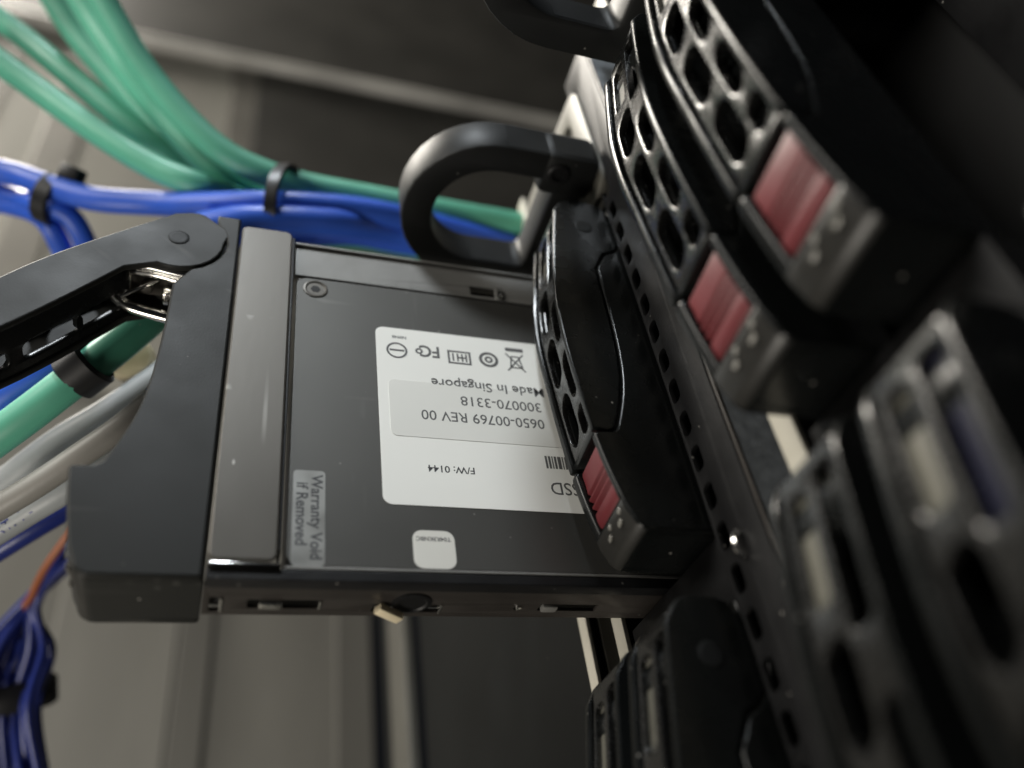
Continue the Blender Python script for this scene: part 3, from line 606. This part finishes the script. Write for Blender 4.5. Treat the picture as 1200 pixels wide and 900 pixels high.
# ------------------------------------------------------------------ cables and ties
CABLES=[
('green', 6.64, [(-67.7, 158.3, -21.8), (-53.4, 148.7, -24.2), (-37.5, 135.7, -24.8), (-22.3, 124.9, -25.1), (-10.8, 119.7, -24.8), (0.5, 125.4, -31.7), (11.9, 129.8, -36.9), (44.8, 127.2, -36.0), (74.3, 123.3, -33.7)]) ,
('green', 6.15, [(-72.0, 177.2, -20.7), (-59.4, 168.6, -22.9), (-44.8, 155.3, -24.4), (-30.7, 143.1, -26.4), (-20.8, 137.7, -29.8), (-8.6, 135.2, -35.3), (12.0, 135.8, -39.8), (45.6, 132.5, -37.9)]) ,
('green', 7.13, [(-61.7, 197.3, -19.1), (-49.8, 183.0, -26.9), (-36.7, 168.5, -31.5), (-23.7, 153.6, -35.1), (-11.3, 140.9, -36.9), (2.6, 134.2, -36.9), (25.4, 125.7, -34.5), (73.1, 116.9, -32.9)]) ,
('green', 6.78, [(-42.9, 166.1, 0.6), (-34.5, 154.6, -6.2), (-26.3, 144.7, -11.6), (-16.2, 134.8, -16.1), (-5.8, 126.7, -19.0), (4.0, 123.4, -20.5), (14.7, 122.0, -21.3), (29.9, 121.1, -21.1), (50.3, 119.6, -20.6), (69.6, 119.4, -20.7), (90.6, 120.5, -21.8)]) ,
('green', 7.1, [(-50.7, 177.7, -6.5), (-42.6, 167.4, -12.3), (-32.5, 154.1, -17.2), (-22.5, 143.6, -22.3), (-11.9, 132.1, -25.3), (-4.1, 127.4, -27.6), (7.1, 128.8, -34.1)]) ,
('blue', 6.19, [(-65.1, 136.2, -42.3), (-55.7, 133.4, -40.7), (-47.8, 128.6, -38.7), (-35.9, 122.6, -36.1), (-21.5, 118.9, -31.7), (-11.2, 113.7, -26.1), (2.6, 109.5, -19.6), (14.4, 109.2, -17.5), (29.1, 111.0, -17.8), (45.1, 113.0, -20.3), (70.2, 114.8, -24.7)]) ,
('blue', 5.51, [(-65.9, 136.2, -48.4), (-56.2, 132.5, -47.5), (-48.8, 126.7, -43.7), (-42.4, 123.9, -43.5), (-38.8, 122.1, -49.3), (-36.7, 123.1, -61.7)]) ,
('blue', 5.33, [(-66.2, 135.3, -52.2), (-57.3, 132.0, -49.8), (-50.9, 127.9, -47.9), (-47.1, 124.3, -48.1), (-44.5, 122.9, -53.9), (-41.7, 122.1, -64.9)]) ,
('blue', 6.97, [(-9.3, 103.7, -24.5), (-0.8, 103.7, -20.8), (9.7, 103.8, -18.8), (22.9, 106.3, -19.2), (36.9, 112.8, -24.1), (51.1, 113.2, -26.0), (71.8, 114.8, -29.7)]) ,
('blue', 6.3, [(-5.9, 115.4, -35.1), (9.8, 115.8, -33.5), (26.7, 115.3, -29.2), (40.3, 114.9, -29.3), (61.6, 114.3, -28.9), (77.7, 115.9, -31.8)]) ,
('green', 4.68, [(3.7, 125.8, -44.2), (14.7, 122.2, -39.7), (30.3, 121.4, -36.3), (44.1, 119.5, -34.8), (63.3, 117.4, -33.9)]) ,
('blue', 7.65, [(-47.0, 55.9, -42.2), (-38.7, 59.5, -35.2), (-30.7, 64.1, -30.3), (-24.0, 72.8, -28.0), (-17.5, 87.5, -28.7)]) ,
('green', 7.0, [(-43.5, 43.8, -37.4), (-35.0, 47.9, -30.0), (-26.9, 53.6, -24.0), (-19.1, 62.5, -20.9), (-12.4, 73.3, -19.5), (-7.2, 90.3, -21.6)]) ,
('lightgrey', 6.32, [(-45.8, 43.4, -56.0), (-36.8, 48.3, -47.5), (-29.9, 51.6, -41.5), (-22.5, 55.7, -37.2), (-12.9, 64.3, -33.6), (-5.4, 75.8, -34.0)]) ,
('grey', 4.88, [(-41.7, 32.9, -43.8), (-31.8, 36.4, -36.2), (-23.5, 40.6, -30.1), (-16.8, 45.8, -26.6), (-10.4, 56.0, -25.9), (-3.5, 71.9, -29.6)]) ,
('print', 5.42, [(-43.5, 34.2, -54.8), (-34.6, 37.6, -47.7), (-27.1, 40.3, -42.0), (-20.0, 44.4, -37.9), (-13.1, 52.4, -36.1), (-4.5, 68.6, -40.2)]) ,
('dkblue', 4.77, [(-46.9, 39.3, -71.6), (-37.2, 42.9, -64.0), (-29.5, 46.9, -59.8), (-20.2, 52.8, -55.9), (-11.1, 64.9, -55.1)]) ,
('thinblue', 2.25, [(-18.5, 77.6, -85.6), (-28.1, 71.5, -95.5), (-34.7, 65.8, -103.7), (-40.3, 57.0, -110.7), (-54.2, 47.1, -130.1), (-55.7, 36.6, -143.9), (-53.8, 20.1, -154.0), (-52.6, 8.0, -171.7)]) ,
('thinblue', 2.54, [(-19.3, 80.0, -91.2), (-29.1, 73.8, -101.1), (-36.4, 68.2, -109.6), (-41.8, 59.4, -116.6), (-54.6, 50.8, -138.4), (-54.5, 38.1, -147.8), (-52.3, 21.6, -159.3), (-52.2, 9.4, -177.6)]) ,
('thinblue', 2.47, [(-19.1, 75.4, -86.8), (-28.6, 69.5, -96.4), (-35.6, 64.2, -104.5), (-41.0, 58.5, -116.0), (-50.1, 45.5, -126.6), (-51.1, 34.1, -137.6), (-50.2, 19.4, -152.0), (-49.3, 7.3, -169.8)]) ,
('thinblue', 2.26, [(-19.6, 75.2, -88.7), (-28.9, 69.4, -98.2), (-35.9, 64.1, -106.1), (-42.3, 58.7, -117.6), (-49.3, 46.5, -128.8), (-51.9, 36.0, -142.5), (-48.7, 19.5, -152.6), (-48.0, 7.4, -170.5)]) ,
('thinblue', 2.84, [(-21.1, 81.4, -100.0), (-30.8, 75.3, -109.8), (-38.4, 69.9, -118.2), (-43.5, 62.2, -125.7), (-50.6, 50.7, -138.1), (-53.2, 40.5, -154.2), (-50.6, 23.6, -166.0), (-48.8, 10.7, -184.2)]) ,
('thinblue', 2.53, [(-20.7, 75.9, -94.1), (-30.0, 70.1, -103.5), (-37.0, 65.0, -111.3), (-42.4, 59.0, -120.8), (-48.8, 48.6, -133.5), (-50.7, 37.4, -146.2), (-46.5, 20.5, -156.3), (-45.7, 8.1, -174.3)]) ,
('thinblue', 2.29, [(-21.1, 74.8, -94.7), (-30.2, 69.1, -103.9), (-37.4, 64.1, -111.7), (-41.9, 57.2, -118.5), (-47.2, 49.0, -134.5), (-48.2, 34.8, -139.6), (-45.6, 20.2, -155.6), (-44.0, 7.8, -173.4)]) ,
('thinblue', 2.81, [(-22.1, 77.4, -101.0), (-31.3, 71.7, -110.4), (-38.0, 66.6, -118.0), (-44.8, 61.9, -129.0), (-46.0, 48.3, -132.9), (-47.8, 37.1, -145.8), (-44.1, 21.9, -161.6), (-43.6, 9.3, -180.1)]) ,
('thinblue', 2.72, [(-21.6, 71.4, -94.0), (-30.3, 65.9, -102.9), (-36.7, 61.2, -110.1), (-42.6, 54.9, -116.7), (-43.3, 46.7, -129.4), (-45.8, 35.4, -141.5), (-41.5, 18.7, -151.1), (-40.4, 6.5, -169.0)]) ,
('thinblue', 2.59, [(-22.9, 76.2, -103.8), (-32.0, 70.6, -113.0), (-39.1, 65.9, -120.5), (-43.6, 59.4, -126.7), (-44.5, 50.6, -138.0), (-46.5, 38.5, -149.5), (-42.3, 22.0, -162.1), (-40.5, 9.2, -180.2)]) ,
('thinblue', 2.52, [(-22.6, 71.5, -98.7), (-31.3, 66.1, -107.5), (-38.0, 61.6, -114.6), (-43.1, 55.6, -120.6), (-42.7, 48.8, -133.9), (-43.0, 34.5, -139.2), (-40.1, 19.5, -154.1), (-37.8, 7.0, -171.7)]) ,
('thinblue', 2.22, [(-22.2, 66.4, -92.9), (-30.5, 61.3, -101.3), (-37.3, 57.1, -108.1), (-41.5, 52.3, -115.3), (-38.9, 43.5, -122.3), (-40.4, 30.8, -129.6), (-36.1, 16.5, -144.8), (-35.1, 4.6, -162.4)]) ,
('thinblue', 2.48, [(-23.1, 68.1, -97.9), (-31.4, 63.0, -106.3), (-38.2, 58.8, -113.1), (-43.0, 53.0, -118.0), (-38.4, 45.1, -125.7), (-40.6, 33.5, -136.8), (-35.7, 17.9, -149.5), (-34.2, 5.6, -167.2)]) ,
('thinblue', 2.28, [(-23.7, 68.6, -101.1), (-32.0, 63.6, -109.5), (-39.2, 59.5, -116.3), (-44.0, 54.1, -121.4), (-37.4, 45.0, -125.5), (-40.3, 35.5, -142.0), (-35.5, 18.7, -152.1), (-33.0, 6.1, -169.7)]) ,
('orange', 1.93, [(-27.7, 60.8, -79.1), (-32.8, 55.7, -86.0), (-38.1, 51.9, -96.1), (-42.0, 51.0, -108.7), (-48.1, 56.6, -130.5), (-53.9, 59.0, -156.6)]) ,
]

JACKET = {"green": "green_jacket", "blue": "blue_jacket", "lightgrey": "light_jacket", "grey": "grey_jacket", "print": "light_jacket", "dkblue": "navy_jacket", "thinblue": "navy_jacket", "orange": "orange_jacket"}
CL = ["lowest green cable sweeping in from the left edge to the bundle", "second green cable from the left edge, just above the lowest one",
 "dark shaded green cable between the paler ones at the top", "brightest thick green cable from the top, outermost of the bundle",
 "green cable tucked just inside the outermost bright green one", "topmost blue cable running along the bundle from the left edge to the handle",
 "blue cable bending down behind the lever after the small tie", "leftmost blue cable bending down behind the lever",
 "wide blue cable in front of the black tie above the crossbar", "lower blue cable passing just behind the drive's far edge",
 "dark green cable lowest in the bundle along the drive's far edge", "thick blue cable under the open lever at the left edge",
 "thick green cable with faint print under the open lever", "pale bluish grey cable next to the thick green cable",
 "plain grey cable nearest the bezel notch", "pale grey cable with dark printed letters below the plain grey one",
 "navy cable just below the printed pale cable"]
for i, (kind, dia, pts) in enumerate(CABLES):
    o = tube("network_cable", pts, dia / 2, JACKET[kind], None, 16 if dia > 4 else 10, False, 8)
    if i < len(CL): tag(o, CL[i], "cable", "network cables")
    elif kind == "orange": tag(o, "thin orange cable among the dark blue bundle at lower left", "cable", "network cables")
    else: tag(o, "thin dark blue cable in the drooping bundle at lower left corner", "cable", "thin blue cables at lower left")
cp = next(c for c in CABLES if c[0] == "print"); pp = [Vector(p) for p in cp[2]]; rr = cp[1] / 2 + 0.06
pr = text("printed_text", "O  INT. 1 - IR", 3.0, (0, 0, 0), 0, "navy_jacket", None, 'LEFT', 0.02)
pco = next(o for o in bpy.data.objects if o.name.startswith("network_cable") and o.get("label", "").startswith("pale grey cable with"))
pr.parent = pco
for v in pr.data.vertices:
    s_, h = v.co.x / S + 1.0, v.co.y / S - 1.0
    k = 0
    while k < len(pp) - 2 and s_ > (pp[k + 1] - pp[k]).length: s_ -= (pp[k + 1] - pp[k]).length; k += 1
    d = (pp[k + 1] - pp[k]).normalized(); p = pp[k] + d * s_
    tow = (CAM / S - p); tow = (tow - d * tow.dot(d)).normalized(); up = tow.cross(d)
    v.co = (p + (tow * math.cos(h / rr) + up * math.sin(h / rr)) * rr) * S
TIES = [((-46.4, 127.4, -42.1), (0.913, -0.407, 0.033), (-0.263, -0.65, -0.713), (0.311, 0.642, -0.7), 5.88, 5.66), ((10.0, 114.4, -23.2), (0.95, -0.198, 0.24), (0.072, -0.611, -0.788), (0.303, 0.767, -0.566), 9.83, 14.11), ((-26.1, 55.4, -23.4), (0.691, 0.353, 0.631), (0.716, -0.449, -0.534), (0.095, 0.821, -0.564), 4.44, 4.27), ((-47.4, 38.7, -140.9), (0.12, -0.758, -0.641), (-0.968, -0.233, 0.094), (-0.22, 0.609, -0.762), 10.58, 4.14)]
TL = ["black cable tie with square head round the left blue cables", "tall black cable tie round the bundle above the steel crossbar",
      "black wrap round the thick green cable under the lever", "black wrap round the thin dark blue bundle at lower left"]
for (c, a, u, d, ra, rb), lab_, k in zip(TIES, TL, range(4)):
    t = thing("cable_tie", lab_, "cable tie", c, "cable ties")
    a, u, d = Vector(a), Vector(u), Vector(d); w = (2.3, 1.6, 3.2, 4.0)[k]
    bm = bmesh.new(); n = 32; R4 = []
    for i in range(n):
        th = 2 * math.pi * i / n; p = u * (ra * math.cos(th)) + d * (rb * math.sin(th)); q = p.normalized() * 0.9
        R4.append([bm.verts.new(p + a * w), bm.verts.new(p + q + a * w * 0.8), bm.verts.new(p + q - a * w * 0.8), bm.verts.new(p - a * w)])
    for i in range(n):
        A, B = R4[i], R4[(i + 1) % n]
        for j in range(4): bm.faces.new((A[j], A[(j + 1) % 4], B[(j + 1) % 4], B[j]))
    link("strap", finish(bm, "strap", 50), "tie_nylon", t)
    if k < 2:
        bm = bmesh.new(); box_bm(bm, (-2.6, -2.2, -2.4), (2.6, 2.2, 2.4), 0.6)
        th = rad(-40 if k == 0 else 190); p = (u * (-ra - 1.6) if k == 0 else u * (ra + 0.8)) - d * (rb * 0.25)
        M = Matrix((( *a, ), ( *u, ), ( *d, ))).transposed().to_4x4(); place(bm, Matrix.Translation(p + a * (3.0 if k == 0 else -0.5)) @ M)
        link("head", finish(bm, "head"), "tie_nylon", t)
bm = bmesh.new(); lathe_bm(bm, [(4.6, -5), (5.0, -4.6), (5.0, 3.0), (4.4, 4.6), (3.0, 5.2), (1.5, 5.4)], 24)
bmesh.ops.rotate(bm, verts=bm.verts, matrix=Matrix.Rotation(rad(35), 3, 'X'))
tag(link("rubber_bung", finish(bm, "rubber_bung"), "cream_plastic"), "cream rounded plastic cap behind the bezel's curved edge", "cap").location = Vector((-20.0, 69.4, -35.0)) * S
